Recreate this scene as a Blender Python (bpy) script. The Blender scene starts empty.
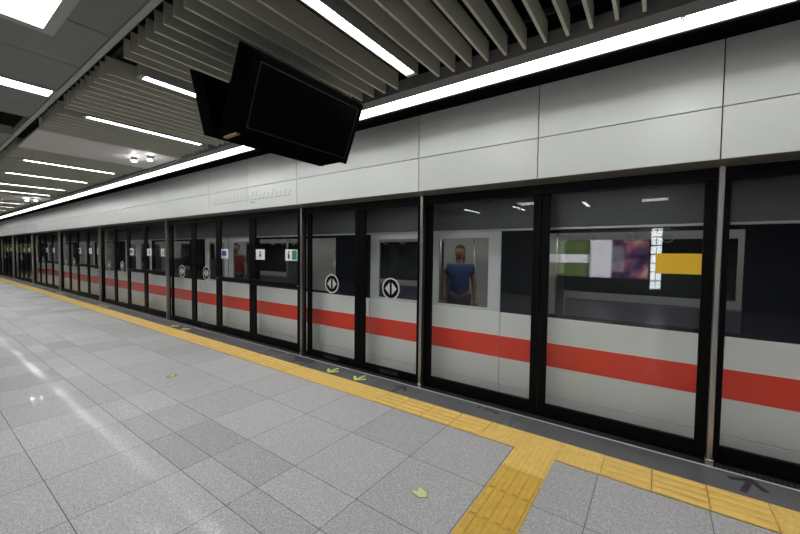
import bpy, bmesh, math, random
from mathutils import Vector, Matrix
random.seed(7)
PI = math.pi
sc = bpy.context.scene
COL = sc.collection

# ------------------------------------------------------------------ materials
def nt(name):
    m = bpy.data.materials.new(name); m.use_nodes = True
    t = m.node_tree; t.nodes.clear()
    return m, t
def mat(name, col, rough=0.5, metal=0.0, spec=0.5, noise=0.0, nscale=40.0, bump=0.0, coat=0.0, island=0.0):
    m, t = nt(name)
    o = t.nodes.new('ShaderNodeOutputMaterial'); b = t.nodes.new('ShaderNodeBsdfPrincipled')
    t.links.new(b.outputs[0], o.inputs[0])
    b.inputs['Base Color'].default_value = (*col, 1); b.inputs['Roughness'].default_value = rough
    b.inputs['Metallic'].default_value = metal; b.inputs['Specular IOR Level'].default_value = spec
    b.inputs['Coat Weight'].default_value = coat
    src = None
    if noise or bump:
        tc = t.nodes.new('ShaderNodeTexCoord'); n = t.nodes.new('ShaderNodeTexNoise')
        n.inputs['Scale'].default_value = nscale; n.inputs['Detail'].default_value = 3
        t.links.new(tc.outputs['Object'], n.inputs['Vector'])
    if noise:
        r = t.nodes.new('ShaderNodeMapRange'); r.inputs[1].default_value = .3; r.inputs[2].default_value = .7
        r.inputs[3].default_value = 1-noise; r.inputs[4].default_value = 1+noise
        t.links.new(n.outputs['Fac'], r.inputs[0]); src = r.outputs[0]
    if island:
        g = t.nodes.new('ShaderNodeNewGeometry'); r2 = t.nodes.new('ShaderNodeMapRange')
        r2.inputs[3].default_value = 1-island; r2.inputs[4].default_value = 1+island
        t.links.new(g.outputs['Random Per Island'], r2.inputs[0])
        if src is None: src = r2.outputs[0]
        else:
            mm = t.nodes.new('ShaderNodeMath'); mm.operation = 'MULTIPLY'
            t.links.new(src, mm.inputs[0]); t.links.new(r2.outputs[0], mm.inputs[1]); src = mm.outputs[0]
    if src is not None:
        v = t.nodes.new('ShaderNodeVectorMath'); v.operation = 'SCALE'; v.inputs[0].default_value = col
        t.links.new(src, v.inputs['Scale']); t.links.new(v.outputs[0], b.inputs['Base Color'])
    if bump:
        bp = t.nodes.new('ShaderNodeBump'); bp.inputs['Strength'].default_value = bump; bp.inputs['Distance'].default_value = .002
        t.links.new(n.outputs['Fac'], bp.inputs['Height']); t.links.new(bp.outputs[0], b.inputs['Normal'])
    return m
def emit(name, col, s):
    m, t = nt(name)
    o = t.nodes.new('ShaderNodeOutputMaterial'); e = t.nodes.new('ShaderNodeEmission')
    e.inputs[0].default_value = (*col, 1); e.inputs[1].default_value = s
    t.links.new(e.outputs[0], o.inputs[0]); return m
def glass(name, tint, refl=1.0, rough=0.0, f0=.04):
    m, t = nt(name); N = t.nodes.new
    o = N('ShaderNodeOutputMaterial'); mix = N('ShaderNodeMixShader'); tr = N('ShaderNodeBsdfTransparent'); gl = N('ShaderNodeBsdfGlossy')
    tr.inputs[0].default_value = (*tint, 1); gl.inputs['Roughness'].default_value = rough
    lw = N('ShaderNodeLayerWeight'); lw.inputs[0].default_value = .5
    pw = N('ShaderNodeMath'); pw.operation = 'POWER'; pw.inputs[1].default_value = 5
    ma = N('ShaderNodeMath'); ma.operation = 'MULTIPLY_ADD'; ma.inputs[1].default_value = (1-f0)*refl; ma.inputs[2].default_value = f0*refl
    t.links.new(lw.outputs['Facing'], pw.inputs[0]); t.links.new(pw.outputs[0], ma.inputs[0])
    t.links.new(ma.outputs[0], mix.inputs[0]); t.links.new(tr.outputs[0], mix.inputs[1]); t.links.new(gl.outputs[0], mix.inputs[2])
    t.links.new(mix.outputs[0], o.inputs[0]); return m
def granite(name, base, var, rough, rvar, speck=.22, scale=260, coat=0.):
    m, t = nt(name); N = t.nodes.new; L = t.links.new
    o = N('ShaderNodeOutputMaterial'); b = N('ShaderNodeBsdfPrincipled'); L(b.outputs[0], o.inputs[0])
    g = N('ShaderNodeNewGeometry'); tc = N('ShaderNodeTexCoord')
    def mr(src, a, c, x0=0., x1=1.):
        r = N('ShaderNodeMapRange'); r.inputs[1].default_value = x0; r.inputs[2].default_value = x1
        r.inputs[3].default_value = a; r.inputs[4].default_value = c; L(src, r.inputs[0]); return r.outputs[0]
    def mul(a, c):
        q = N('ShaderNodeMath'); q.operation = 'MULTIPLY'; L(a, q.inputs[0]); L(c, q.inputs[1]); return q.outputs[0]
    pw = N('ShaderNodeMath'); pw.operation = 'POWER'; pw.inputs[1].default_value = .35; L(g.outputs['Random Per Island'], pw.inputs[0])
    tone = mr(pw.outputs[0], 1-var, 1+var*.55)
    n1 = N('ShaderNodeTexNoise'); n1.inputs['Scale'].default_value = scale; n1.inputs['Detail'].default_value = 2; L(tc.outputs['Object'], n1.inputs['Vector'])
    n2 = N('ShaderNodeTexNoise'); n2.inputs['Scale'].default_value = 1.6; n2.inputs['Detail'].default_value = 5; L(tc.outputs['Object'], n2.inputs['Vector'])
    v = N('ShaderNodeTexVoronoi'); v.inputs['Scale'].default_value = scale*.5; L(tc.outputs['Object'], v.inputs['Vector'])
    f = mul(mul(tone, mr(n1.outputs['Fac'], 1-speck*1.6, 1+speck*1.6, .3, .7)), mul(mr(n2.outputs['Fac'], .96, 1.04, .2, .8), mr(v.outputs['Distance'], 1-speck, 1+speck*.5)))
    sv = N('ShaderNodeVectorMath'); sv.operation = 'SCALE'; sv.inputs[0].default_value = base; L(f, sv.inputs['Scale']); L(sv.outputs[0], b.inputs['Base Color'])
    wn = N('ShaderNodeTexWhiteNoise'); wn.noise_dimensions = '1D'; L(g.outputs['Random Per Island'], wn.inputs['W'])
    rr = mul(mr(wn.outputs['Value'], rough-rvar, rough+rvar), mr(n2.outputs['Fac'], .9, 1.1, .2, .8)); L(rr, b.inputs['Roughness']); b.inputs['Coat Roughness'].default_value = .07
    if coat: L(mul(mr(wn.outputs['Value'], coat*.25, coat), mr(n2.outputs['Fac'], .1, 1.6, .38, .62)), b.inputs['Coat Weight'])
    b.inputs['Specular IOR Level'].default_value = .4
    return m
M = {}
M['granite'] = granite('grey_granite', (.49,.49,.495), .20, .42, .06, speck=.23, scale=120, coat=.13)
M['grout'] = mat('grout', (.10,.10,.10), .8)
M['edge'] = granite('dark_granite', (.12,.122,.13), .3, .35, .08)
M['yellow'] = mat('tactile_yellow', (.78,.49,.11), .45, noise=.10, nscale=14, island=.06)
M['yellow_bright'] = mat('tactile_bright_yellow', (.86,.59,.16), .4, noise=.06, nscale=14, island=.04)
M['yellow_dk'] = mat('tactile_ochre', (.70,.44,.075), .4, noise=.10, nscale=14)
M['alu'] = mat('brushed_metal', (.62,.61,.59), .32, 1.0)
M['edgeline'] = mat('edge_line', (.60,.60,.60), .5)
M['steel'] = mat('stainless', (.46,.44,.41), .34, 1.0)
M['black'] = mat('black_frame', (.0035,.0035,.004), .38, spec=.09)
M['matblack'] = mat('matt_black', (.012,.012,.012), .7)
M['void'] = mat('void_black', (.006,.006,.006), .9)
M['clad'] = mat('white_cladding', (.65,.665,.645), .38, .12, noise=.015, nscale=2, island=.035)
M['soffit'] = mat('soffit_metal', (.24,.225,.20), .4, .6)
M['baffle'] = mat('baffle_grey', (.58,.59,.50), .5)
M['tile'] = mat('ceiling_tile', (.19,.20,.19), .55, island=.03)
M['trimgrey'] = mat('trim_grey', (.36,.36,.33), .45)
M['trough'] = mat('trough_grey', (.16,.155,.155), .5)
M['panel'] = mat('panel_grey', (.62,.62,.60), .5)
M['white'] = mat('white_paint', (.8,.8,.8), .5)
M['glass'] = glass('screen_glass', (.975,.985,.98), .65)
M['tint'] = glass('train_glass', (.78,.80,.81), .8)
M['train'] = mat('train_silver', (.90,.915,.91), .36, .05, noise=.02, nscale=1.2)
M['traingrey'] = mat('train_grey', (.13,.135,.14), .35, .2)
M['doorgrey'] = mat('train_door_grey', (.66,.68,.70), .35, .1)
M['red'] = mat('stripe_red', (.97,.045,.008), .35)
M['band'] = mat('band_black', (.010,.011,.016), .12)
M['rubber'] = mat('seam_dark', (.09,.09,.09), .6)
M['rail'] = mat('drip_rail', (.7,.7,.7), .3, .5)
M['cream'] = mat('interior_cream', (.62,.61,.57), .5)
M['seat'] = mat('seat_plastic', (.10,.09,.13), .4)
M['lino'] = mat('train_floor', (.25,.25,.25), .5)
M['screen'] = mat('lcd_glass', (.002,.002,.0025), .2, spec=.06)
M['tvbox'] = mat('display_black', (.0035,.0035,.0038), .9, spec=0.0)
M['bezel'] = mat('bezel_grey', (.016,.016,.018), .5, spec=.2)
M['gold'] = mat('label_gold', (.36,.27,.08), .5)
M['paper'] = mat('notice_white', (.85,.85,.85), .5)
M['ink'] = mat('notice_ink', (.05,.05,.06), .6)
M['green'] = mat('notice_green', (.02,.30,.13), .5)
M['blue'] = mat('notice_blue', (.08,.07,.32), .5)
M['sign_yellow'] = mat('sign_yellow', (.88,.53,.02), .45)
M['etch'] = mat('etched_grey', (.62,.62,.62), .6)
M['lime'] = mat('arrow_lime', (.74,.83,.20), .5)
M['limepale'] = mat('marker_lime', (.68,.74,.40), .4)
M['darkmark'] = mat('dark_mark', (.035,.038,.055), .5)
M['concrete'] = mat('tunnel_concrete', (.35,.35,.35), .8, noise=.2, nscale=3)
M['farwall'] = mat('far_wall', (.16,.16,.16), .5)
M['grate'] = mat('grate_metal', (.12,.12,.12), .4, .8)
M['mapgrey'] = mat('map_grey', (.30,.33,.33), .5)
M['maptext'] = mat('map_text', (.36,.39,.38), .5)
M['skin'] = mat('skin', (.50,.27,.18), .5)
M['hair'] = mat('hair_brown', (.09,.035,.02), .5)
M['hair2'] = mat('hair_black', (.02,.016,.014), .5)
M['shirt_blue'] = mat('cloth_blue', (.07,.10,.28), .8)
M['shirt_cream'] = mat('cloth_cream', (.60,.56,.48), .8)
M['shirt_red'] = mat('cloth_red', (.38,.07,.06), .8)
M['jeans'] = mat('cloth_dark', (.03,.035,.06), .8)
M['shoe'] = mat('shoe_black', (.02,.02,.02), .5)
M['lip'] = mat('lip', (.35,.10,.09), .5)
LT = 1.0
M['e_cove'] = emit('cove_light', (.98,1.0,.98), 13.5*LT)
M['e_tube'] = emit('tube_light', (.98,.98,1.0), 22*LT)
M['e_square'] = emit('square_light', (1.0,1.0,.96), 9*LT)
M['e_spot'] = emit('spot_light', (1.0,.97,1.0), 260*LT)
M['e_train'] = emit('train_light', (1.0,.98,.94), 4.6*LT)
M['e_tunnel'] = emit('tunnel_box', (.50,.50,.20), .22)

def ad_material():
    m, t = nt('advert_panel'); N = t.nodes.new; L = t.links.new
    o = N('ShaderNodeOutputMaterial'); e = N('ShaderNodeEmission'); L(e.outputs[0], o.inputs[0])
    tc = N('ShaderNodeTexCoord'); n = N('ShaderNodeTexNoise'); n.inputs['Scale'].default_value = 2.2; n.inputs['Detail'].default_value = 3
    L(tc.outputs['Object'], n.inputs['Vector'])
    r = N('ShaderNodeValToRGB'); r.color_ramp.elements[0].position = .36; r.color_ramp.elements[0].color = (.05,.03,.12,1)
    r.color_ramp.elements[1].position = .62; r.color_ramp.elements[1].color = (.60,.20,.25,1)
    q = r.color_ramp.elements.new(.5); q.color = (.22,.11,.20,1)
    q = r.color_ramp.elements.new(.68); q.color = (.8,.55,.5,1)
    L(n.outputs['Fac'], r.inputs[0]); L(r.outputs[0], e.inputs[0]); e.inputs[1].default_value = 3.4
    return m
M['e_ad'] = ad_material()
M['e_adwhite'] = emit('advert_white', (.9,.88,.95), 5.5)
M['e_adgreen'] = emit('advert_green', (.30,.42,.16), 2.2)
M['e_column'] = emit('lit_column', (.95,.97,1.0), 10.0)

# ------------------------------------------------------------------ mesh builder
class MB:
    def __init__(s): s.v = []; s.f = []; s.cuts = []
    def slot(s, m): s.cuts.append((len(s.f), m)); return s
    def box(s, x0, x1, y0, y1, z0, z1):
        n = len(s.v)
        s.v += [(x0,y0,z0),(x1,y0,z0),(x1,y1,z0),(x0,y1,z0),(x0,y0,z1),(x1,y0,z1),(x1,y1,z1),(x0,y1,z1)]
        s.f += [tuple(n+i for i in q) for q in ((0,3,2,1),(4,5,6,7),(0,1,5,4),(1,2,6,5),(2,3,7,6),(3,0,4,7))]; return s
    def quad(s, *p):
        n = len(s.v); s.v += [tuple(q) for q in p]; s.f.append(tuple(range(n, n+len(p)))); return s
    def prism(s, poly, axis, a, b):
        """poly: 2D points; axis 'x': (y,z), 'y': (x,z), 'z': (x,y) extruded from a to b"""
        n = len(s.v); k = len(poly)
        mk = {'x': lambda p, t: (t, p[0], p[1]), 'y': lambda p, t: (p[0], t, p[1]), 'z': lambda p, t: (p[0], p[1], t)}[axis]
        s.v += [mk(p, a) for p in poly] + [mk(p, b) for p in poly]
        s.f.append(tuple(n+i for i in range(k))); s.f.append(tuple(n+k+i for i in reversed(range(k))))
        for i in range(k):
            j = (i+1) % k; s.f.append((n+i, n+k+i, n+k+j, n+j))
        return s
    def cyl(s, p0, p1, r0, r1=None, seg=12):
        r1 = r0 if r1 is None else r1
        p0 = Vector(p0); p1 = Vector(p1); d = (p1-p0).normalized()
        a = d.orthogonal().normalized(); b = d.cross(a); n = len(s.v)
        for p, r in ((p0, r0), (p1, r1)):
            for i in range(seg):
                t = 2*PI*i/seg; s.v.append(tuple(p + (a*math.cos(t)+b*math.sin(t))*r))
        for i in range(seg):
            j = (i+1) % seg; s.f.append((n+i, n+j, n+seg+j, n+seg+i))
        s.f.append(tuple(n+i for i in reversed(range(seg)))); s.f.append(tuple(n+seg+i for i in range(seg))); return s
    def ell(s, c, rx, ry, rz, U=12, V=8, zmin=-1.0, fn=None):
        n = len(s.v)
        ts = [PI*j/V for j in range(V+1)]
        for t in ts:
            for i in range(U):
                a = 2*PI*i/U; p = [math.sin(t)*math.cos(a), math.sin(t)*math.sin(a), max(zmin, math.cos(t))]
                if fn: p = fn(p)
                s.v.append((c[0]+rx*p[0], c[1]+ry*p[1], c[2]+rz*p[2]))
        for j in range(V):
            for i in range(U):
                k = (i+1) % U; s.f.append((n+j*U+i, n+(j+1)*U+i, n+(j+1)*U+k, n+j*U+k))
        return s
    def build(s, name, m, parent=None, off=(0,0,0), bevel=0.0, smooth=False, seg=1):
        me = bpy.data.meshes.new(name)
        me.from_pydata([(x-off[0], y-off[1], z-off[2]) for x, y, z in s.v], [], s.f)
        bm = bmesh.new(); bm.from_mesh(me); bmesh.ops.recalc_face_normals(bm, faces=bm.faces)
        if smooth:
            for f in bm.faces: f.smooth = True
        bm.to_mesh(me); bm.free()
        me.materials.append(M[m] if isinstance(m, str) else m)
        for k, (i0, mm) in enumerate(s.cuts):
            me.materials.append(M[mm])
            for p in me.polygons[i0:]: p.material_index = k+1
        o = bpy.data.objects.new(name, me); COL.objects.link(o)
        if parent is not None: o.parent = parent
        else: o.location = off
        if bevel:
            b = o.modifiers.new('bevel', 'BEVEL'); b.width = bevel; b.segments = seg; b.limit_method = 'ANGLE'
        return o
def tag(o, label, cat, group=None):
    o['label'] = label; o['category'] = cat
    if group: o['group'] = group
    return o
def empty(name, loc, label, cat, group=None):
    o = bpy.data.objects.new(name, None); o.location = loc; o.empty_display_size = .1; COL.objects.link(o)
    return tag(o, label, cat, group)
def struct(mb, name, m, **k):
    o = mb.build(name, m, **k); o['kind'] = 'structure'; return o
def copy_tree(o, parent=None):
    c = o.copy(); COL.objects.link(c)
    if parent is not None: c.parent = parent
    for ch in list(o.children): copy_tree(ch, c)
    return c
def dup(root, loc, label=None, group=None):
    c = copy_tree(root); c.location = loc
    if label: c['label'] = label
    if group: c['group'] = group
    return c
ORD = ['nearest', 'second', 'third', 'fourth', 'fifth', 'sixth', 'seventh', 'eighth', 'ninth', 'tenth', 'eleventh', 'twelfth', 'thirteenth', 'fourteenth', 'fifteenth', 'sixteenth']

# ------------------------------------------------------------------ dimensions (metres; camera at x=0,y=0; +y towards the track)
XL, XR = -36.0, 6.0
YB = -6.8
P = 4.6                 # door pitch
ZC = 3.0                # false ceiling level
ZP = 3.75               # dark plenum

# ------------------------------------------------------------------ setting
b = MB().box(XL, XR, YB, 3.72, -.25, -.004); struct(b, 'trim_1', 'grout')
def inset_tiles(xs, ys, z, g=.0022):
    t = MB()
    for i in range(len(xs)-1):
        for j in range(len(ys)-1):
            t.quad((xs[i]+g, ys[j]+g, z), (xs[i+1]-g, ys[j]+g, z), (xs[i+1]-g, ys[j+1]-g, z), (xs[i]+g, ys[j+1]-g, z))
    return t
xs = [-.288+.6*k for k in range(-59, 11)]
ys = [YB+.02]+[-6.67+.6*k for k in range(0, 13)]
ys = [y for y in ys if y < .5]+[.53, 1.125, 1.335, 1.637, 2.24, 2.845]
fl = struct(inset_tiles(xs, ys, 0), 'floor', 'granite')
struct(inset_tiles([-.288+.6*k for k in range(-59, 11)], [3.155, 3.442], .001, .001), 'trim_2', 'edge')
struct(MB().box(XL, XR, 3.443, 3.459, -.003, .003), 'trim_3', 'edgeline')
struct(MB().box(XL, XR, 3.462, 3.72, -.003, -.001), 'trim_4', 'matblack')
# track side
struct(MB().box(XL-40, XR+2, 3.72, 7.6, -1.35, -1.2), 'trim_5', 'concrete')
struct(MB().box(XL-40, XR+2, 7.5, 7.6, -1.2, 4.2), 'wall_track', 'concrete')
struct(MB().box(XL-40, XR+2, 3.60, 7.5, 4.1, 4.2), 'trim_6', 'void')
struct(MB().box(XL-.1, XL, YB, 3.37, 0, ZP), 'wall_left', 'farwall')
struct(MB().box(XR, XR+.1, YB, 3.37, 0, ZP), 'wall_right', 'farwall')
struct(MB().box(XL, XR, YB-.1, YB, 0, ZP), 'wall_back', 'farwall')
struct(MB().box(XL, XR, YB, 3.6, ZP, ZP+.06), 'ceiling', 'void')

# header cladding over the screens: white panels in two courses with open joints, dark backing
jx = []
for k in range(-1, 8):
    for q in (.34, -.9, -2.17):
        jx.append(q+P-P*(k+1)+0.0 if False else q-P*k)
jx = sorted(x for x in jx if XL < x < XR); jx = [XL]+jx+[XR]
b = MB()
g = .004
for i in range(len(jx)-1):
    for z0, z1 in ((2.236, 2.593), (2.601, 3.06)):
        b.box(jx[i]+g, jx[i+1]-g, 3.37, 3.39, z0, z1)
struct(b, 'wall_front', 'clad')
b = MB().box(XL, XR, 3.43, 3.6, 2.24, ZP); struct(b, 'trim_7', 'void')
b = MB().prism([(3.37, 2.234), (3.374, 2.230), (3.475, 2.205), (3.60, 2.205), (3.60, 2.234)], 'x', XL, XR); struct(b, 'trim_8', 'soffit')
b = MB().box(XL, XR, 3.525, 3.60, 2.115, 2.205); struct(b, 'trim_9', 'black')

# flat metal ceiling over the platform middle
def flat_ceiling(x0, x1):
    t = MB(); yl = [-6.75, -5.2, -3.7, -2.2, -.7, .885]
    xx = [-3.08+.725*k for k in range(-45, 14)]
    xx = [x0]+[x for x in xx if x0+.05 < x < x1-.05]+[x1]
    gq = .003
    for i in range(len(xx)-1):
        for j in range(len(yl)-1):
            t.box(xx[i]+gq, xx[i+1]-gq, yl[j]+gq, yl[j+1]-gq, ZC, ZC+.03)
    return t
struct(flat_ceiling(-5.656, XR), 'ceiling', 'tile')
struct(flat_ceiling(XL, -6.75), 'ceiling', 'tile')
struct(MB().box(XL, -6.75, -6.75, .885, ZC+.034, ZC+.05).box(-5.656, XR, -6.75, .885, ZC+.034, ZC+.05), 'ceiling', 'trimgrey')
struct(MB().box(XL, XR, .886, .925, ZC-.012, ZC+.07), 'trim_10', 'trimgrey')
struct(MB().box(-5.672, -5.657, -6.75, .885, ZC-.008, ZC+.10).box(-6.749, -6.72, -6.75, .885, ZC-.012, ZC+.10), 'trim_11', 'trimgrey')
# plain panels in the baffle field that carry the downlights
struct(MB().box(-7.45, -6.18, 1.03, 2.63, ZC, ZC+.03).box(-15.65, -14.3, 1.03, 2.63, ZC, ZC+.03).box(-23.9, -22.5, 1.03, 2.63, ZC, ZC+.03), 'ceiling', 'panel')
# cove trough profile along the header
b = MB()
b.box(XL, XR, 2.652, 2.664, ZC-.012, ZC+.09)         # lip towards the baffles
b.box(XL, XR, 2.664, 2.806, ZC, ZC+.012)
b.box(XL, XR, 2.800, 2.806, ZC+.012, ZC+.10)
struct(b, 'trim_12', 'trough')
struct(MB().box(XL, XR, 2.992, 3.002, ZC-.002, ZC+.12), 'trim_13', 'matblack')
struct(MB().box(XL, XR, 2.988, 2.9915, ZC+.004, ZC+.08), 'trim_14', 'white')
struct(MB().box(XL, XR, 3.003, 3.37, 3.16, 3.2), 'trim_15', 'void')

# ------------------------------------------------------------------ cove light strips
proto = None
cx = .086
for i, k in enumerate(range(-1, 8)):
    x1 = cx-4.6*k; x0 = x1-4.6
    nm = {0: 'long white cove light running above the header at the near end, past the hanging screens'}.get(k, None)
    if k == -1: lab = 'bright cove light strip above the header, cut off by the upper right corner'
    elif k == 0: lab = 'long cove light strip above the header passing behind the hanging screens'
    else: lab = 'white cove light strip above the header, %s one beyond the hanging screens' % ['first', 'second', 'third', 'fourth', 'fifth', 'sixth', 'seventh'][k-1]
    if x0 < XL: break
    if proto is None:
        proto = empty('cove_light', (x0, 2.9, ZC+.08), lab, 'light strip', 'cove light strips above the header')
        MB().box(.012, 4.588, -.085, .085, .0, .012).build('diffuser', 'e_cove', proto)
        MB().box(.004, 4.596, -.088, .088, .012, .06).build('housing', 'white', proto)
        MB().box(.0, .011, -.085, .085, -.02, .012).build('end_cap', 'panel', proto)
    else: dup(proto, (x0, 2.9, ZC+.08), lab)

# ------------------------------------------------------------------ baffles and tube lights
LX = [2.0, .15, -1.667, -3.553, -5.12, -8.48, -10.16, -11.97, -13.48, -16.9, -18.6, -20.3, -21.9, -25.2, -26.9, -28.6]
sections = [(3.0, -6.12, 'near', 'grey ceiling baffles nearest the camera, above the hanging screens'),
            (-7.5, -14.25, 'mid', 'grey ceiling baffles between the two plain panels with downlights'),
            (-15.7, -22.45, 'far', 'grey ceiling baffles beyond the second downlight panel'),
            (-23.95, -32.0, 'end', 'small distant grey ceiling baffles at the far platform end')]
x = -.386+.1396*24
allx = []
while x > -32: allx.append(x); x -= .1396
bproto = None
for x0, x1, nm, lab in sections:
    mine = [x for x in allx if x1 < x < x0 and all(abs(x-l) > .125 for l in LX)]
    root = empty('baffle_ceiling', (x0, 1.83, ZC), lab, 'slatted ceiling')
    for x in mine:
        if bproto is None:
            bproto = MB().box(-.010, .010, -.80, .787, 0, .14).build('baffle', 'baffle', root)
            o = bproto
        else:
            o = bproto.copy(); COL.objects.link(o); o.parent = root
        o.location = (x-x0, 0, 0)
    MB().box(x1-x0, 0, -.77, -.74, .141, .17).box(x1-x0, 0, .70, .73, .141, .17).build('carrier_rail', 'matblack', root)
tl = None
vis = [l for l in LX if l < -1]
for l in LX:
    if l > 1: lab = 'slim tube light between ceiling baffles beyond the right edge'
    elif l > -1: lab = 'slim tube light between ceiling baffles above the top edge'
    elif l == -1.667: lab = 'large bright tube light between ceiling baffles in front of the hanging screens'
    elif l == -3.553: lab = 'tube light between baffles half hidden behind the hanging screens'
    elif l == -5.12: lab = 'tube light between baffles next to the nearest plain downlight panel, camera side'
    else:
        idx = [q for q in LX if q < -7].index(l)
        lab = 'thin tube light between distant baffles, %s beyond the nearest downlight panel' % (['first', 'second', 'third', 'fourth', 'fifth', 'sixth', 'seventh', 'eighth', 'ninth', 'tenth', 'eleventh'][idx])
    if tl is None:
        tl = empty('tube_light', (l, 1.84, ZC), lab, 'ceiling light', 'tube lights between the ceiling baffles')
        MB().box(-.038, .038, -.6, .6, .0, .008).build('diffuser', 'e_tube', tl)
        MB().box(-.052, -.039, -.64, .64, -.006, .09).box(.039, .052, -.64, .64, -.006, .09).box(-.039, .039, -.64, -.601, -.006, .09).box(-.039, .039, .601, .64, -.006, .09).box(-.039, .039, -.6, .6, .05, .09).build('housing', 'trimgrey', tl)
        for yy in (-.4, .4): MB().cyl((0, yy, .09), (0, yy, ZP-ZC+.01), .006, seg=8).build('suspension_rod', 'matblack', tl)
    else: dup(tl, (l, 1.84, ZC), lab)

# square + slot lights in the flat ceiling
def sq_light(x0, x1, y0, y1, name, label, em, fr='trimgrey'):
    c = ((x0+x1)/2, (y0+y1)/2, ZC)
    r = empty(name, c, label, 'ceiling light')
    hx, hy = (x1-x0)/2, (y1-y0)/2
    MB().box(-hx, hx, -hy, hy, -.010, -.002).build('diffuser', em, r)
    w = .022 if 'slot' in name else .06
    MB().box(-hx-w, -hx, -hy-w, hy+w, -.014, 0).box(hx, hx+w, -hy-w, hy+w, -.014, 0).box(-hx, hx, -hy-w, -hy, -.014, 0).box(-hx, hx, hy, hy+w, -.014, 0).build('frame', fr, r)
    return r
sq_light(-3.31, -2.77, .05, .588, 'square_ceiling_light', 'square ceiling light panel in the upper left corner', 'e_square')
sq_light(-4.725, -4.535, -.35, .86, 'slot_ceiling_light', 'long rectangular light in the flat grey ceiling below the square light', 'e_tube')
for i, (xq, yq) in enumerate(((-.09, -1.56), (-.09, -4.13), (-3.0, -3.3), (3.2, .3), (-6.0+3.0-5.2, -1.2), (-11.2, -1.2), (-8.2, .3), (-11.4, .3), (-14.6, .3), (-18, .3), (-22, .3))):
    lab = ['square ceiling light behind the camera, mirrored in the screen glass', 'square ceiling light far behind the camera, mirrored smaller in the screen glass', 'square ceiling light over the platform middle behind the camera', 'square ceiling light beside the camera on the train-free side'][i] if i < 4 else 'square light in the distant flat ceiling, number %s of the row' % ['one', 'two', 'three', 'four', 'five', 'six', 'seven'][i-4]
    sq_light(xq-.27, xq+.27, yq-.27, yq+.27, 'square_ceiling_light', lab, 'e_square')

for i, (xq, yq) in enumerate(((-1.667, -4.2), (-3.553, -4.2), (-5.12, -4.2), (-2.0, -1.5), (-3.3, -1.5))):
    sq_light(xq-.05, xq+.05, yq-.6, yq+.6, 'slot_ceiling_light', 'slot light behind the camera mirrored as a glint, %s' % ['first of the far row', 'second of the far row', 'third of the far row', 'first of the near row', 'second of the near row'][i], 'e_tube')
# downlights
dl = None
for (xq, yq, lab) in ((-6.74, 2.20, 'bright round downlight on the near plain panel, farther from the header'),
                      (-6.44, 2.31, 'bright round downlight on the near plain panel, closer to the header'),
                      (-14.95, 2.22, 'small bright downlight on the second plain panel, farther from the header'),
                      (-14.70, 2.36, 'small bright downlight on the second plain panel, closer to the header')):
    if dl is None:
        dl = empty('downlight', (xq, yq, ZC), lab, 'downlight', 'downlights on the plain ceiling panels')
        MB().cyl((0,0,-.05), (0,0,-.001), .035, .045, 20).build('housing', 'panel', dl)
        MB().cyl((0,0,-.062), (0,0,-.051), .028, .03, 20).build('lamp', 'e_spot', dl)
    else: dup(dl, (xq, yq, ZC), lab)

# ------------------------------------------------------------------ hanging twin display
dy = 1.263; LEN = .968
root = empty('hanging_display', (-2.38, dy+LEN/2, ZC), 'black twin display screens hanging back to back from the baffle ceiling', 'display screen')
cx0, cy0, cz0 = root.location
def slab(poly, fa, fb, nm):
    # poly: profile in (x,z); front edge fa(top)->fb(bottom)
    off = (cx0, cy0, cz0)
    h = MB().prism(poly, 'y', dy, dy+LEN).build('screen_housing', 'tvbox', root, off, .006, seg=2)
    fa = Vector((fa[0], 0, fa[1])); fb = Vector((fb[0], 0, fb[1]))
    d = (fb-fa); n = Vector((-d.z, 0, d.x)).normalized()
    c = Vector((sum(p[0] for p in poly)/4, 0, sum(p[1] for p in poly)/4))
    if (fa-c).dot(n) < 0: n = -n
    def pt(u, v, o): return tuple(fa+d*v+n*o+Vector((0, dy+LEN*u, 0)))
    u0, u1, v0, v1 = .052, .945, .10, .90
    q = MB(); A = [pt(u0, v0, .001), pt(u1, v0, .001), pt(u1, v1, .001), pt(u0, v1, .001)]; B_ = [pt(u0, v0, .003), pt(u1, v0, .003), pt(u1, v1, .003), pt(u0, v1, .003)]
    q.v = A+B_; q.f = [(0,1,2,3), (4,5,6,7), (0,1,5,4), (1,2,6,5), (2,3,7,6), (3,0,4,7)]
    q.build('screen_panel', 'screen', h, off)
    # raised inner bezel line
    q = MB()
    def strip(a0, b0, a1, b1):
        n0 = len(q.v); q.v += [pt(a0, b0, -.001), pt(a1, b0, -.001), pt(a1, b1, -.001), pt(a0, b1, -.001), pt(a0, b0, .006), pt(a1, b0, .006), pt(a1, b1, .006), pt(a0, b1, .006)]
        q.f += [tuple(n0+i for i in w) for w in ((0,3,2,1), (4,5,6,7), (0,1,5,4), (1,2,6,5), (2,3,7,6), (3,0,4,7))]
    e = .008
    strip(u0-e, v0-.017, u1+e, v0); strip(u0-e, v1, u1+e, v1+.017); strip(u0-e, v0, u0, v1); strip(u1, v0, u1+e, v1)
    q.build('bezel', 'bezel', h, off)
    return h
s1 = slab([(-1.975, 2.742), (-2.150, 2.857), (-2.375, 2.40), (-2.165, 2.295)], (-1.975, 2.742), (-2.165, 2.295), 1)
s2 = slab([(-2.806, 2.872), (-2.64, 2.80), (-2.44, 2.312), (-2.602, 2.357)], (-2.806, 2.872), (-2.602, 2.357), 2)
off = tuple(root.location)
for yy in (.26, .72): MB().cyl((-2.56, dy+yy, 2.70), (-2.56, dy+yy, 3.2), .025).build('mount_pole', 'tvbox', root, off)
MB().box(-2.62, -2.20, dy+.10, dy+.88, 2.68, 2.72).build('mount_bracket', 'tvbox', root, off, .004)
MB().box(-2.44, -2.185, dy+.01, dy+LEN-.05, 2.304, 2.37).build('base_channel', 'tvbox', root, off, .004)
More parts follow.
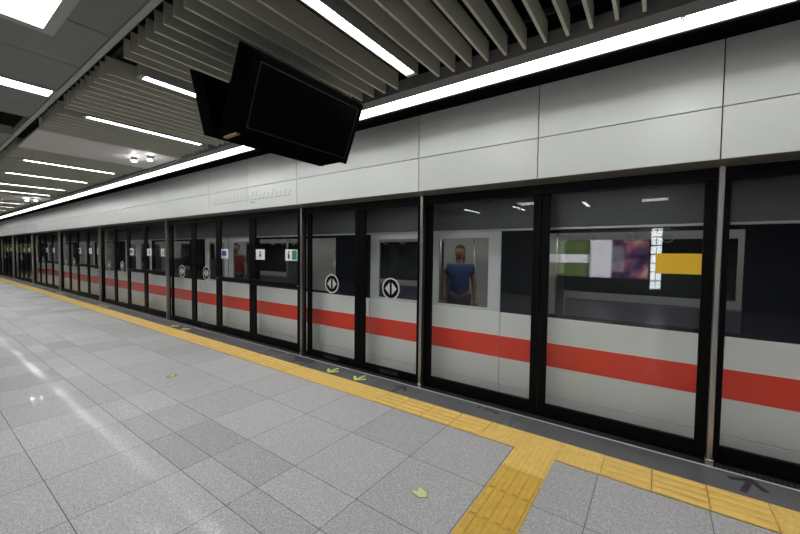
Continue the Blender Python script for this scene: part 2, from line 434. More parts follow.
MB().box(-2.345, -2.195, dy+.004, dy+.03, 2.294, 2.3035).build('rating_label', 'gold', root, off)

# ------------------------------------------------------------------ platform screen
YG = 3.565
def frame(root, x0, x1, z0=0.0, z1=2.115, st=.085, bot=.13, top=.0, bar=None, glassmat='glass', base=(0,0,0)):
    off = base
    f = MB().box(x0, x0+st, YG-.012, YG+.02, z0, z1).box(x1-st, x1, YG-.012, YG+.02, z0, z1).box(x0+st, x1-st, YG-.012, YG+.02, z0, bot)
    if top: f.box(x0+st, x1-st, YG-.012, YG+.02, z1-top, z1)
    f.build('frame', 'black', root, off, .004)
    MB().box(x0+st, x1-st, YG+.002, YG+.010, bot, z1-top).build('glass_pane', 'glass', root, off)
    if bar:
        MB().box(x0+.01, x1-.01, YG-.045, YG-.021, bar[0], bar[1]).build('push_bar', 'black', root, off, .008, seg=2)
def ring(mb, cx, cz, y0, y1, r0, r1, seg=32):
    for i in range(seg):
        a, c = 2*PI*i/seg, 2*PI*(i+1)/seg
        mb.prism([(cx+r0*math.cos(a), cz+r0*math.sin(a)), (cx+r1*math.cos(a), cz+r1*math.sin(a)), (cx+r1*math.cos(c), cz+r1*math.sin(c)), (cx+r0*math.cos(c), cz+r0*math.sin(c))], 'y', y0, y1)
def door_sign(parent, cx, cz, off):
    y0, y1 = YG-.002, YG+.0015
    d = MB(); d.prism([(cx+.118*math.cos(2*PI*i/40), cz+.118*math.sin(2*PI*i/40)) for i in range(40)], 'y', y0+.0012, y1)
    o = d.build('sign_disc', 'black', parent, off)
    w = MB(); ring(w, cx, cz, y0-.001, y0+.001, .118, .135)
    for s in (-1, 1): w.prism([(cx+s*.018, cz-.075), (cx+s*.018, cz+.075), (cx+s*.09, cz)], 'y', y0-.001, y0+.001)
    w.build('sign_mark', 'etch', o, off)
    return o
def notice(parent, x0, x1, z0, z1, kind, off):
    y0, y1 = YG-.003, YG+.001
    o = MB().box(x0, x1, y0, y1, z0, z1).build('notice', 'paper', parent, off)
    W = x1-x0; H = z1-z0; xm = (x0+x1)/2
    if kind == 'blue':
        MB().box(x0+.06*W, x1-.25*W, y0-.001, y0, z0+.28*H, z1-.18*H).build('notice_print', 'blue', o, off)
        MB().box(x0+.06*W, x1-.3*W, y0-.001, y0, z0+.1*H, z0+.16*H).build('notice_text', 'ink', o, off)
    elif kind == 'figure':
        q = MB().prism([(xm+.12*H*math.cos(2*PI*i/16), z0+.72*H+.12*H*math.sin(2*PI*i/16)) for i in range(16)], 'y', y0-.001, y0)
        q.box(xm-.14*H, xm+.16*H, y0-.001, y0, z0+.34*H, z0+.56*H).box(xm-.05*H, xm+.06*H, y0-.001, y0, z0+.16*H, z0+.34*H)
        q.build('notice_print', 'ink', o, off)
    else:
        MB().box(x0+.56*W, x1-.06*W, y0-.001, y0, z0+.10*H, z1-.08*H).build('notice_print', 'green', o, off)
        q = MB().box(x0+.22*W, x0+.36*W, y0-.001, y0, z0+.15*H, z0+.6*H).prism([(x0+.29*W+.1*H*math.cos(2*PI*i/14), z0+.76*H+.1*H*math.sin(2*PI*i/14)) for i in range(14)], 'y', y0-.001, y0)
        q.build('notice_text', 'ink', o, off)
    return o

# --- a door: two sliding leaves
def make_leaf(x0, x1, label, sign_x):
    base = ((x0+x1)/2, YG, 0)
    r = empty('platform_door_leaf', base, label, 'platform door', 'sliding leaves of the platform screen doors')
    f = MB().box(x0, x0+.088, YG-.012, YG+.02, 0, 2.115).box(x1-.088, x1, YG-.012, YG+.02, 0, 2.115).box(x0+.088, x1-.088, YG-.012, YG+.02, 0, .10)
    f.build('frame', 'black', r, base, .004)
    MB().box(x0+.088, x1-.088, YG+.002, YG+.010, .10, 2.115).build('glass_pane', 'glass', r, base)
    s = MB().box(x0+.089, x0+.118, YG-.006, YG+.0015, .10, 2.115) if sign_x is None else MB()
    door_sign(r, sign_x, 1.105, base)
    MB().box(base[0]-.14, base[0]+.14, YG-.021, YG-.0155, .028, .072).build('kick_plate', 'matblack', r, base)
    return r
dnames = ['nearest full', 'second', 'third', 'fourth', 'fifth', 'sixth', 'seventh']
leafA = make_leaf(-4.245, -3.198, 'farther leaf of the nearest complete platform door, round arrow sign before train stripe', -3.73)
leafB = make_leaf(-3.192, -2.205, 'closer leaf of the nearest complete platform door, round arrow sign on its glass', -2.685)
la, lb = leafA.location.copy(), leafB.location.copy()
for k in range(1, 7):
    nn = ['second', 'third', 'fourth', 'fifth', 'sixth', 'seventh'][k-1]
    dup(leafA, (la.x-P*k, la.y, la.z), 'farther leaf of the %s complete platform door counted along the train' % nn)
    dup(leafB, (lb.x-P*k, lb.y, lb.z), 'closer leaf of the %s complete platform door counted along the train' % nn)
# --- posts
post = empty('steel_post', (-4.285, 3.515, 0), 'slim stainless post on the far side of the nearest complete platform door', 'post', 'stainless posts of the platform screen')
MB().box(-.017, .017, -.048, .018, 0, 2.204).build('fin', 'steel', post, bevel=.006, seg=2)
MB().box(-.028, .028, .019, .0365, 0, 2.204).build('back_channel', 'black', post)
MB().box(-.024, .024, -.052, .018, 0, .045).build('foot', 'steel', post, bevel=.004)
pt_ = post.location
for k in range(-1, 7):
    if k: 
        lab = 'slim stainless post beside the fixed pane with the yellow sign' if k == -1 else 'slim stainless post on the far side of the %s complete platform door' % ['second', 'third', 'fourth', 'fifth', 'sixth', 'seventh'][k-1]
        dup(post, (pt_.x-P*k+(.05 if k == -1 else -.01*0), pt_.y, 0), lab)
dup(post, (-2.188, pt_.y, 0), 'slim stainless post on the camera side of the nearest complete platform door')

# --- fixed screen by the camera (two panes), with the yellow sign
base = (-.30, YG, 0)
r = empty('fixed_screen', base, 'black framed fixed glass pane with a yellow sign, beside the near door', 'glass screen')
frame(r, -.897, .352, st=.072, base=base)
MB().box(-.006, .279, YG-.003, YG+.0015, 1.412, 1.572).build('yellow_sign', 'sign_yellow', r, base)['label'] = 'plain yellow sign'
base = (1.0, YG, 0)
r = empty('fixed_screen', base, 'black framed glass pane cut by the right edge, beyond the post', 'glass screen')
frame(r, .368, 1.64, st=.06, base=base)
base = (-1.53, YG, 0)
r = empty('fixed_screen', base, 'black framed fixed glass pane without signs, next to the nearest complete door', 'glass screen')
frame(r, -2.165, -.903, st=.072, base=base)
# --- emergency bays: two hinged leaves each
def emergency(x0, x1, label, kinds):
    base = ((x0+x1)/2, YG, 0)
    r = empty('emergency_door', base, label, 'emergency door', 'emergency doors of the platform screen')
    frame(r, x0, x1, st=.09, bar=(.985, 1.07), base=base)
    z0, z1 = 1.41, 1.585
    for kind in kinds:
        if kind == 'blue': notice(r, x0+.092, x0+.33, z0, z1, 'blue', base)
        if kind == 'figure': notice(r, x0+.092, x0+.345, z0, z1, 'figure', base)
        if kind == 'green': notice(r, x1-.092-.30, x1-.092, z0, z1, 'green', base)
    MB().cyl((x0+.03 if 'blue' in kinds else x1-.03, YG-.022, 1.03), (x0+.03 if 'blue' in kinds else x1-.03, YG-.055, 1.03), .014).build('bolt', 'steel', r, base)
    return r
eA = emergency(-6.80, -5.678, 'emergency door with crossbar and blue notice, near the hanging screens', ['blue'])
eB = emergency(-5.672, -4.385, 'emergency door with crossbar and two white notices, beside the nearest complete door', ['figure', 'green'])
a0, b0 = eA.location.copy(), eB.location.copy()
for k in range(1, 6):
    nn = ['second', 'third', 'fourth', 'fifth', 'sixth'][k-1]
    dup(eA, (a0.x-P*k, a0.y, 0), 'emergency door with blue notice in the %s bay beyond the nearest complete door' % nn)
    dup(eB, (b0.x-P*k, b0.y, 0), 'emergency door with two white notices in the %s bay beyond the nearest complete door' % nn)
# black jambs closing the small gaps either side of the doors
for k in range(-1, 7):
    q = MB().box(-4.385-P*k, -4.332-P*k, 3.532, 3.58, 0, 2.115)
    if k >= 0: struct(q, 'trim_16', 'black')
# grating strip at the foot of the doors
for k in range(-1, 6):
    q = MB()
    xa, xb = -4.2-P*k, -2.25-P*k
    xq = xa
    while xq < xb:
        q.box(xq, xq+.012, 3.463, 3.53, -.001, .004); xq += .03
    q.box(xa, xb, 3.463, 3.467, -.001, .004).box(xa, xb, 3.494, 3.498, -.001, .004).box(xa, xb, 3.526, 3.53, -.001, .004)
    struct(q, 'trim_17', 'grate')

# ------------------------------------------------------------------ route map on the header
base = (-5.5, 3.37, 2.45)
r = empty('route_map', base, 'pale line map with slanted station names on the white header', 'route map')
MB().box(-6.60, -5.56, 3.3685, 3.3705, 2.382, 2.390).box(-5.46, -4.42, 3.3685, 3.3705, 2.382, 2.390).build('map_line', 'mapgrey', r, base)
n = 21
for i in range(n):
    d = MB()
    xc = -6.58+i*(2.14/(n-1))
    L = random.choice([.06, .08, .09, .11]); s0 = 0.
    while s0 < L:
        ln = .014; a = (xc+.01+s0*.42, 2.41+s0)
        d.prism([(a[0], a[1]), (a[0]+.018, a[1]-.006), (a[0]+.018+ln*.42, a[1]-.006+ln), (a[0]+ln*.42, a[1]+ln)], 'y', 3.3694, 3.3705)
        s0 += .02
    d.slot('mapgrey'); d.prism([(xc+.011*math.cos(2*PI*j/10), 2.386+.011*math.sin(2*PI*j/10)) for j in range(10)], 'y', 3.3692, 3.3705)
    d.build('station_name', 'maptext', r, base)
MB().box(-5.42, -5.30, 3.3682, 3.3705, 2.333, 2.345).box(-5.38, -5.34, 3.3682, 3.3705, 2.345, 2.36).build('caption', 'maptext', r, base)

# ------------------------------------------------------------------ tactile paving and floor marks
def in_dots(x):
    if -1.19 < x < -.28: return True
    for k in range(-1, 8):
        if -3.88-P*k < x < -2.36-P*k: return True
    return False
slabs = MB(); slabs2 = MB(); bars = MB(); dots = MB()
y0, y1 = 2.848, 3.152
nt_ = int((3.0+33)/.3)
for i in range(-11, 112):
    xa = -.28-.3*i-.3; xb = xa+.3; xm = (xa+xb)/2
    if xb > 3.5 or xa < -34: continue
    (slabs2 if in_dots(xm) else slabs).box(xa+.0015, xb-.0015, y0, y1, 0, .004)
    if in_dots(xm):
        for a in range(8):
            for c in range(8):
                px, py = xa+.3*(a+.5)/8, y0+.304*(c+.5)/8
                if xm > -14: dots.cyl((px, py, .004), (px, py, .0085), .011, .007, 8)
                else: dots.box(px-.009, px+.009, py-.009, py+.009, .004, .008)
    else:
        for c in range(4):
            py = y0+.304*(c+.5)/4
            bars.prism([(py-.021, .004), (py-.015, .009), (py+.015, .009), (py+.021, .004)], 'x', xa+.008, xb-.008)
r = empty('tactile_strip', (-5, 3.0, 0), 'long yellow tactile strip along the platform edge', 'tactile paving')
off = (-5, 3.0, 0)
def join(a, c, m):
    a.slot(m); n_ = len(a.v); a.v += c.v; a.f += [tuple(n_+i for i in f) for f in c.f]
join(slabs, bars, 'yellow_bright'); join(slabs, slabs2, 'yellow_bright'); join(slabs, dots, 'yellow_bright')
slabs.build('paving_blocks', 'yellow', r, off)
r = empty('tactile_path', (-.729, 1.5, 0), 'yellow tactile path crossing the grey floor to the edge strip', 'tactile paving')
off = (-.729, 1.5, 0)
s1_ = MB(); s2_ = MB(); d1 = MB(); b2 = MB()
xa, xb = -.878, -.580
s1_.box(xa, xb, 2.552, 2.846, 0, .004)
for a in range(8):
    for c in range(8): d1.cyl((xa+.298*(a+.5)/8, 2.552+.294*(c+.5)/8, .004), (xa+.298*(a+.5)/8, 2.552+.294*(c+.5)/8, .0085), .011, .007, 8)
for i in range(12):
    ya = 2.55-.3*(i+1)
    s2_.box(xa, xb, ya+.0015, ya+.2985, 0, .004)
    for c in range(4):
        px = xa+.298*(c+.5)/4
        b2.prism([(px-.021, .004), (px-.015, .009), (px+.015, .009), (px+.021, .004)], 'y', ya+.012, ya+.288)
join(s1_, d1, 'yellow_bright'); s1_.build('warning_block', 'yellow_bright', r, off)
join(s2_, b2, 'yellow_dk'); s2_.build('guide_blocks', 'yellow_dk', r, off)['label'] = 'darker ochre blocks'

def arrow_mesh(w=.055, L=.21, t=.034):
    q = MB()   # arrow pointing to -y (away from the train), shaft plus two barbs
    q.prism([(-t/2, -L*.35), (t/2, -L*.35), (t/2, L*.5), (-t/2, L*.5)], 'z', .0015, .003)
    q.prism([(0, -L*.5), (.105, -L*.5+.105), (.105-.025, -L*.5+.13), (0, -L*.5+.05)], 'z', .0015, .0035)
    q.prism([(0, -L*.5), (-.105, -L*.5+.105), (-.105+.025, -L*.5+.13), (0, -L*.5+.05)], 'z', .0015, .0032)
    return q
ar = arrow_mesh().build('floor_arrow', 'lime')
def place(o, x, y, rz, label, group=None):
    o.location = (x, y, 0); o.rotation_euler = (0, 0, rz); tag(o, label, 'floor arrow', group); return o
place(ar, -3.41, 3.285, 0, 'lime arrow on the dark edge before the nearest complete door, farther of its pair', 'lime floor arrows before the doors')
for k in range(0, 4):
    for j, xx in enumerate((-3.41, -2.94)):
        if k == 0 and j == 0: continue
        o = ar.copy(); COL.objects.link(o)
        nn = ['nearest', 'second', 'third', 'fourth'][k]
        place(o, xx-P*k, 3.285, 0, 'lime arrow on the dark edge before the %s complete door, %s of its pair' % (nn, ('farther', 'closer')[j]), 'lime floor arrows before the doors')
dk = arrow_mesh(L=.24).build('floor_arrow', 'darkmark')
place(dk, -2.34, 3.285, PI*.93, 'dark arrow on the edge slabs under the closer post of the nearest complete door', 'dark floor arrows')
o = dk.copy(); COL.objects.link(o); place(o, .55, 3.32, PI*.9, 'dark arrow on the edge slabs near the photo corner', 'dark floor arrows')
o = dk.copy(); COL.objects.link(o); place(o, -4.12, 3.285, PI*.93, 'dark arrow on the edge slabs under the farther post of the nearest complete door', 'dark floor arrows')
# evacuation markers set in the floor
ev = empty('floor_marker', (-1.19, 1.928, 0), 'pale lime arrow-shaped marker stuck on the near grey floor', 'floor marker')
MB().prism([(-.055, .036), (-.03, 0), (-.055, -.036), (.02, -.036), (.05, 0), (.02, .036)], 'z', .001, .0035).build('plate', 'limepale', ev)
MB().prism([(-.061, .043), (-.036, 0), (-.061, -.043), (.022, -.043), (.058, 0), (.022, .043)], 'z', .0005, .002).build('rim', 'gold', ev)
ev.rotation_euler = (0, 0, math.radians(-12))
ev2 = empty('floor_marker', (-4.82, 1.93, 0), 'small round pale marker on the grey floor farther along', 'floor marker')
q = MB().cyl((0,0,.0005), (0,0,.003), .058, seg=24); q.build('rim', 'gold', ev2)
MB().prism([(-.032, .026), (-.012, 0), (-.032, -.026), (.012, -.026), (.04, 0), (.012, .026)], 'z', .003, .0045).build('plate', 'limepale', ev2)

# ------------------------------------------------------------------ the train
TY = 3.80
TX0, TX1 = -23.6, 6.2
base = (-8, 5.2, -.9)
tr = empty('subway_train', base, 'silver subway train with a red stripe standing behind the glass screens', 'train')
def part(mb, name, m, bevel=0, parent=None, smooth=False):
    return mb.build(name, m, parent or tr, base if parent is None else base, bevel, smooth)
DOORS = [-2.3-4.6*k for k in range(-1, 5)]
DW = .93
ZB, ZT = .92, 1.80
Z0 = -.85
# lower body side, split at the doors by thin seams
cuts = sorted([TX0]+[q for d in DOORS for q in (d-DW, d, d+DW) if TX0 < q < TX1]+[TX1])
lower = MB(); stripe = MB(); 
for i in range(len(cuts)-1):
    a, c = cuts[i]+.003, cuts[i+1]-.003
    lower.box(a, c, TY, TY+.05, .128, ZB).box(a, c, TY, TY+.05, Z0, .122)
    stripe.box(a, c, TY-.0025, TY, .425, .660)
lo = part(lower, 'side_panel', 'train', .002)
part(stripe, 'red_stripe', 'red')
part(MB().box(TX0, TX1, TY+.012, TY+.06, Z0, ZB), 'side_backing', 'rubber')
part(MB().prism([(TY, ZT+.02), (TY, 2.28), (TY+.10, 2.52), (TY+.45, 2.72), (TY+1.4, 2.80), (TY+2.35, 2.72), (TY+2.70, 2.52), (TY+2.80, 2.28), (TY+2.80, 2.20), (TY+.06, 2.20), (TY+.06, ZT+.02)], 'x', TX0, TX1), 'roof', 'traingrey')
part(MB().box(TX0, TX1, TY-.02, TY+.02, ZT, ZT+.022), 'drip_rail', 'rail', .004)
# window band: black pillars between glazed openings
WINS = [(-5.9+P*k, -3.87+P*k) if k != 1 else (-.97, .58) for k in range(-4, 3)]
WINS = [(a, c) for a, c in WINS if a > TX0+.2 and c < TX1-.1]
occ = sorted(WINS+[(d-DW, d+DW) for d in DOORS])
pill = []
x = TX0
for a, c in occ:
    if a > x+.01: pill.append((x, a))
    x = max(x, c)
if x < TX1: pill.append((x, TX1))
for a, c in pill: part(MB().box(a, c, TY, TY+.05, ZB, ZT), 'window_pillar', 'band')
for a, c in WINS:
    w = part(MB().box(a, c, TY+.004, TY+.03, ZB, ZB+.035).box(a, c, TY+.004, TY+.03, ZT-.035, ZT).box(a, a+.03, TY+.004, TY+.03, ZB+.035, ZT-.035).box(c-.03, c, TY+.004, TY+.03, ZB+.035, ZT-.035), 'window_frame', 'band')
    part(MB().box(a+.03, c-.03, TY+.012, TY+.018, ZB+.035, ZT-.035), 'window_glass', 'tint', parent=None)
for d in DOORS:
    for s in (-1, 1):
        a, c = (d-DW, d) if s < 0 else (d, d+DW)
        f = part(MB().box(a+.004, a+.15, TY+.006, TY+.045, ZB, ZT).box(c-.15, c-.004, TY+.006, TY+.045, ZB, ZT).box(a+.15, c-.15, TY+.006, TY+.045, ZT-.07, ZT).box(a+.15, c-.15, TY+.006, TY+.045, ZB, ZB+.03), 'door_leaf', 'doorgrey', .004)
        part(MB().box(a+.15, c-.15, TY+.015, TY+.022, ZB+.03, ZT-.07), 'door_window', 'tint')
    part(MB().box(d-.006, d+.006, TY+.004, TY+.04, ZB, ZT), 'door_seal', 'rubber')
# far side, ends, floor, ceiling, fittings
far = MB(); FY = TY+2.74
far.box(TX0, TX1, FY, FY+.05, Z0, .95).box(TX0, TX1, FY, FY+.05, ZT, 2.2)
xw = TX0
fw = []
for a, c in WINS:
    m0 = a-.3; m1 = c+.3
    far.box(xw, m0, FY, FY+.05, .95, ZT); fw.append((m0, m1)); xw = m1
far.box(xw, TX1, FY, FY+.05, .95, ZT)
part(far, 'far_wall', 'cream')
g_ = MB()
for a, c in fw: g_.box(a, c, FY+.02, FY+.026, .95, ZT)
part(g_, 'far_glazing', 'tint')
part(MB().box(TX0, TX0+.06, TY, FY, Z0, 2.5).box(TX1-.06, TX1, TY, FY, Z0, 2.5), 'end_wall', 'train')
part(MB().box(TX0, TX1, TY+.05, FY, -.06, 0), 'cabin_floor', 'lino')
part(MB().box(TX0, TX1, TY+.05, FY, 2.14, 2.18), 'cabin_ceiling', 'white')
part(MB().box(TX0+.2, TX1-.2, TY+.75, TY+.87, 2.125, 2.139).box(TX0+.2, TX1-.2, FY-.87, FY-.75, 2.125, 2.139), 'cabin_light', 'e_train')
part(MB().box(TX0+.3, TX1-.3, TY+.25, TY+.75, -.8, -.3).box(TX0+.3, TX1-.3, TY+1.9, TY+2.5, -.8, -.3), 'underframe', 'matblack')
wheels = MB()
for xw in (-20.5, -18.2, -6.0, -3.8, -1.0, 1.2):
    for yy in (TY+.55, TY+2.1): wheels.cyl((xw, yy-.06, -.79), (xw, yy+.06, -.79), .40, seg=24)
part(wheels, 'wheels', 'matblack')
gang = -11.9
prev = TX0
for i, d in enumerate(sorted(DOORS)):
    # bench between the doors along the far wall
    a, c = d+DW+.15, d+4.6-DW-.15
    if c > TX1: c = TX1-.1
    if c-a > .6:
        q = MB().prism([(FY-.02, .28), (FY-.50, .36), (FY-.52, .43), (FY-.46, .45), (FY-.12, .43), (FY-.06, .82), (FY-.01, .84), (FY, .28)], 'x', a, c)
        part(q, 'bench_seat', 'seat', .01)
        for xp in (a-.05, c+.05):
            part(MB().cyl((xp, FY-.55, 0), (xp, FY-.55, 2.14), .017, seg=10), 'grab_pole', 'steel', smooth=True)
            part(MB().box(xp-.012, xp+.012, FY-.52, FY-.02, .4, 1.25), 'bench_end', 'traingrey', .004)
    part(MB().cyl((d, TY+1.4, 0), (d, TY+1.4, 2.14), .019, seg=10), 'grab_pole', 'steel', smooth=True)
part(MB().cyl((TX0+.1, TY+.62, 1.93), (TX1-.1, TY+.62, 1.93), .016, seg=8).cyl((TX0+.1, FY-.62, 1.93), (TX1-.1, FY-.62, 1.93), .016, seg=8), 'grab_rail', 'steel')
for i in range(34):
    xh = -7.6+i*.32
    if any(abs(xh-d) < .4 for d in DOORS): continue
    q = MB().box(xh-.012, xh+.012, TY+.612, TY+.628, 1.78, 1.93)
    for s in range(8):
        t0, t1 = 2*PI*s/8, 2*PI*(s+1)/8
        q.cyl((xh+.05*math.cos(t0), TY+.62, 1.735+.05*math.sin(t0)), (xh+.05*math.cos(t1), TY+.62, 1.735+.05*math.sin(t1)), .007, seg=5)
    part(q, 'hand_strap', 'white')

# ------------------------------------------------------------------ passengers
def skin_mesh(verts, edges, radii, root=0, sub=1):
    me = bpy.data.meshes.new('tmp'); me.from_pydata(verts, edges, [])
    o = bpy.data.objects.new('tmp', me); COL.objects.link(o)
    o.modifiers.new('s', 'SKIN'); sv = me.skin_vertices[0].data
    for i, r_ in enumerate(radii):
        sv[i].radius = (r_, r_) if not isinstance(r_, tuple) else r_; sv[i].use_root = (i == root)
    sb = o.modifiers.new('u', 'SUBSURF'); sb.levels = sb.render_levels = sub
    dg = bpy.context.evaluated_depsgraph_get(); ev_ = o.evaluated_get(dg)
    m2 = bpy.data.meshes.new_from_object(ev_)
    vs = [tuple(v.co) for v in m2.vertices]; fs = [tuple(p.vertices) for p in m2.polygons]
    bpy.data.objects.remove(o); bpy.data.meshes.remove(me); bpy.data.meshes.remove(m2)
    return vs, fs
def add(mb, vf):
    n = len(mb.v); mb.v += vf[0]; mb.f += [tuple(n+i for i in f) for f in vf[1]]
def person(x, y, rz, h, label, top, hairm, long_hair=False, hold=False):
    r = empty('person', (x, y, 0), label, 'person', 'passengers in the train'); r.rotation_euler = (0, 0, rz)
    k = h/1.72
    def S(p): return tuple(c*k for c in p)
    # person faces -y locally
    hip, waist, chest, nb, nt2 = (0,0,.95), (0,0,1.10), (0,0,1.30), (0,.005,1.44), (0,-.01,1.54)
    shl, shr = (-.17,0,1.39), (.17,0,1.39)
    ell_, elr = (-.23,.02,1.12), (.23,.02,1.12)
    wrl, wrr = (-.235,-.05,.88), (.235,-.05,.88)
    if hold: elr, wrr = (.25,-.17,1.22), (.20,-.36,1.40)
    hpl, hpr = (-.09,0,.90), (.09,0,.90); knl, knr = (-.10,-.01,.50), (.10,-.01,.50); anl, anr = (-.10,.02,.09), (.10,.02,.09)
    V = [hip, waist, chest, nb, nt2, shl, ell_, wrl, shr, elr, wrr, hpl, knl, anl, hpr, knr, anr]
    E = [(0,1),(1,2),(2,3),(3,4),(2,5),(5,6),(6,7),(2,8),(8,9),(9,10),(0,11),(11,12),(12,13),(0,14),(14,15),(15,16)]
    R = [(.145,.10),(.125,.09),(.13,.085),.05,.05,.05,.042,.028,.055,.042,.028,.08,.055,.038,.08,.055,.038]
    R = [tuple(c*k for c in q) if isinstance(q, tuple) else q*k for q in R]
    body = MB(); add(body, skin_mesh([S(p) for p in V], E, R))
    # head with brow, jaw, nose and ears
    hc = (0, -.02*k, 1.62*k)
    def face(p):
        px, py, pz = p
        jaw = 1-.28*max(0, -pz)**1.3
        return [px*jaw, py*(1-.1*max(0, -pz))-(.10*max(0, -py)*max(0, -pz)), pz]
    body.ell(hc, .075*k, .095*k, .115*k, 18, 14, fn=face)
    body.prism([(-.012*k, 1.60*k), (.012*k, 1.60*k), (.006*k, 1.645*k), (-.006*k, 1.645*k)], 'y', -.128*k, -.10*k)
    for s in (-1, 1): body.ell((s*.077*k, -.01*k, 1.615*k), .012*k, .02*k, .032*k, 8, 6)
    # hands: palm and five fingers
    for w, e, s in ((wrl, ell_, -1), (wrr, elr, 1)):
        w = Vector(S(w)); d = (w-Vector(S(e))).normalized(); side = Vector((1, 0, 0)) if abs(d.x) < .8 else Vector((0, 0, 1))
        side = (side-d*side.dot(d)).normalized(); up = d.cross(side)
        palm = w+d*.055*k
        body.ell(tuple(palm), .038*k, .026*k, .05*k, 10, 8)
        for j, ln in enumerate((.062, .072, .067, .05)):
            p0 = w+d*.085*k+side*(.027-.018*j)*k; p1 = p0+d*ln*.55*k+up*.004*k; p2 = p1+(d*.75-up*s*.5*(1 if s < 0 else -1)).normalized()*ln*.5*k
            body.cyl(tuple(p0), tuple(p1), .0088*k, .008*k, 7); body.cyl(tuple(p1), tuple(p2), .008*k, .006*k, 7)
        p0 = w+d*.04*k+side*.03*k; p1 = p0+(d+side*.8).normalized()*.035*k; body.cyl(tuple(p0), tuple(p1), .011*k, .009*k, 7)
        body.cyl(tuple(p1), tuple(p1+d*.028*k), .009*k, .007*k, 7)
    body.build('body', 'skin', r, smooth=True)
    # clothing shells
    sh = MB()
    e1 = tuple(a*.45+b_*.55 for a, b_ in zip(shl, ell_)); e2 = tuple(a*.45+b_*.55 for a, b_ in zip(shr, elr))
    add(sh, skin_mesh([S(p) for p in [(0,0,.90), waist, chest, (0,.005,1.43), shl, e1, shr, e2]], [(0,1),(1,2),(2,3),(2,4),(4,5),(2,6),(6,7)],
        [tuple(c*k for c in q) for q in [(.17,.125),(.155,.115),(.182,.132),(.085,.085),(.088,.086),(.070,.068),(.088,.086),(.070,.068)]]))
    sh.build('shirt', top, r, smooth=True)
    tz = MB()
    add(tz, skin_mesh([S(p) for p in [(0,0,.97), hpl, knl, (-.10,.02,.12), hpr, knr, (.10,.02,.12)]], [(0,1),(1,2),(2,3),(0,4),(4,5),(5,6)],
        [tuple(c*k for c in q) for q in [(.155,.115),(.10,.10),(.072,.072),(.058,.058),(.10,.10),(.072,.072),(.058,.058)]]))
    tz.build('trousers', 'jeans', r, smooth=True)
    for s in (-1, 1):
        MB().ell((s*.10*k, -.05*k, .045*k), .05*k, .13*k, .045*k, 12, 8).build('shoe', 'shoe', r, smooth=True)
        MB().ell((s*.03*k, -.103*k, 1.632*k), .013*k, .008*k, .008*k, 8, 6).build('eye', 'ink', r, smooth=True)
    MB().ell((0, -.100*k, 1.565*k), .024*k, .008*k, .007*k, 10, 6).build('mouth', 'lip', r, smooth=True)
    hr = MB()
    def cap(p):
        px, py, pz = p
        if py < -.25 and pz < .45: return [px*.9, py*.72, pz*.9]
        return p
    hr.ell((0, -.008*k, 1.645*k), .084*k, .104*k, .108*k, 18, 12, zmin=(-.9 if long_hair else -.35), fn=cap)
    if long_hair: hr.ell((0, .055*k, 1.55*k), .075*k, .045*k, .14*k, 14, 10)
    hr.build('hair', hairm, r, smooth=True)
    return r
person(-2.42, 4.95, .35, 1.66, 'standing passenger in a blue shirt behind the train door window', 'shirt_blue', 'hair', True)
person(-5.05, 5.05, -.3, 1.64, 'standing passenger in a cream top inside the train, near the nearest complete door', 'shirt_cream', 'hair', True)
person(-8.6, 4.95, .6, 1.72, 'standing passenger in a red top seen small through the farther train windows', 'shirt_red', 'hair2')

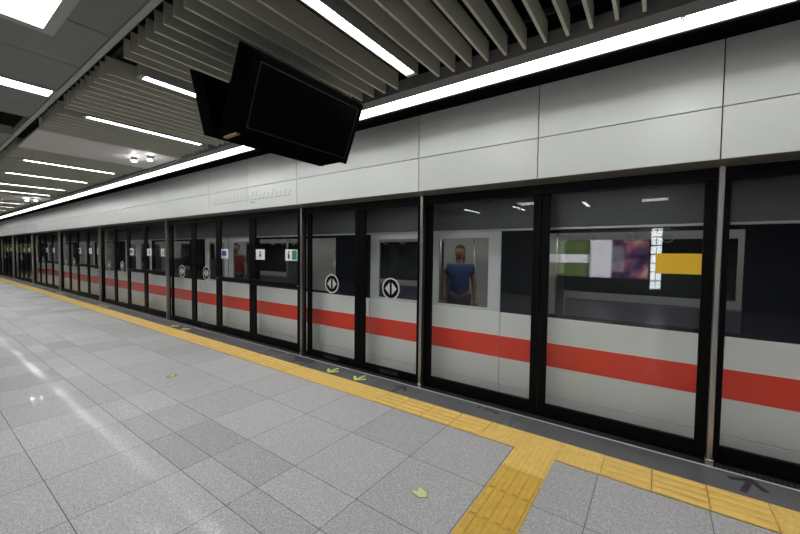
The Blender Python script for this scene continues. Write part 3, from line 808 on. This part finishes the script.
# ------------------------------------------------------------------ light boxes mirrored in the glass / seen beyond the train
r = empty('advert_lightbox', (-1.06, YB, .80), 'glowing pink and purple advert light box mirrored in the screen glass', 'light box')
MB().box(-.86, .86, .0, .05, -.03, 1.31).build('case', 'alu', r)
MB().box(-.18, .84, .051, .056, 0, 1.28).build('poster', 'e_ad', r)
MB().box(-.83, -.19, .051, .056, 0, 1.28).build('text_panel', 'e_adwhite', r)
r = empty('advert_lightbox', (-2.68, YB, .80), 'green advert light box with a white band, mirrored in the glass', 'light box')
MB().box(-.74, .74, .0, .05, -.03, 1.31).build('case', 'alu', r)
MB().box(-.72, .72, .051, .056, 0, 1.28).build('poster', 'e_adgreen', r)
MB().box(-.72, .72, .0565, .060, .48, .78).build('white_band', 'e_adwhite', r)
r = empty('light_column', (-.02, YB, .5), 'tall narrow lit column mirrored beside the yellow sign', 'light column')
MB().box(-.16, .16, .0, .05, -.02, 2.05).build('case', 'alu', r)
q = MB()
for c in range(2):
    for k in range(7): q.box(-.14+.15*c, -.01+.15*c, .051, .056, .28*k, .28*k+.24)
for k in range(14):
    c, h_ = k % 2, k//2
    MB().box(-.14+.15*c, -.01+.15*c, .051, .056, .28*h_, .28*h_+.24).build('lit_pane', 'e_column', r)
r = empty('tunnel_lightbox', (-55, 7.425, 1.1), 'dim yellow-green light box on the tunnel wall beyond the train end', 'light box')
MB().box(-9, 9, -.02, .08, -.05, 1.0).build('case', 'matblack', r)
MB().box(-8.9, 8.9, -.035, -.021, 0, .95).build('panel', 'e_tunnel', r)

# ------------------------------------------------------------------ world, camera, view
w = bpy.data.worlds.new('World'); sc.world = w; w.use_nodes = True
w.node_tree.nodes['Background'].inputs[0].default_value = (0, 0, 0, 1); w.node_tree.nodes['Background'].inputs[1].default_value = 0
cam = bpy.data.cameras.new('Camera'); co = bpy.data.objects.new('Camera', cam); COL.objects.link(co)
cam.sensor_width = 36; cam.lens = 16.155; cam.clip_start = .02; cam.clip_end = 200
F = Vector((-.58106229, .81293053, -.03886613)); R = Vector((.8132187, .58183673, .01189008)); U = Vector((-.03227955, .02469779, .99917368))
m = Matrix((R, U, -F)).transposed().to_4x4(); m.translation = (0, 0, 1.55); co.matrix_world = m
sc.camera = co
sc.view_settings.view_transform = 'Standard'; sc.view_settings.look = 'None'; sc.view_settings.gamma = 1; sc.view_settings.use_curve_mapping = False
sc.view_settings.exposure = 0.0
sc.cycles.transparent_max_bounces = 32
sc.cycles.max_bounces = 10
sc.cycles.sample_clamp_indirect = 6
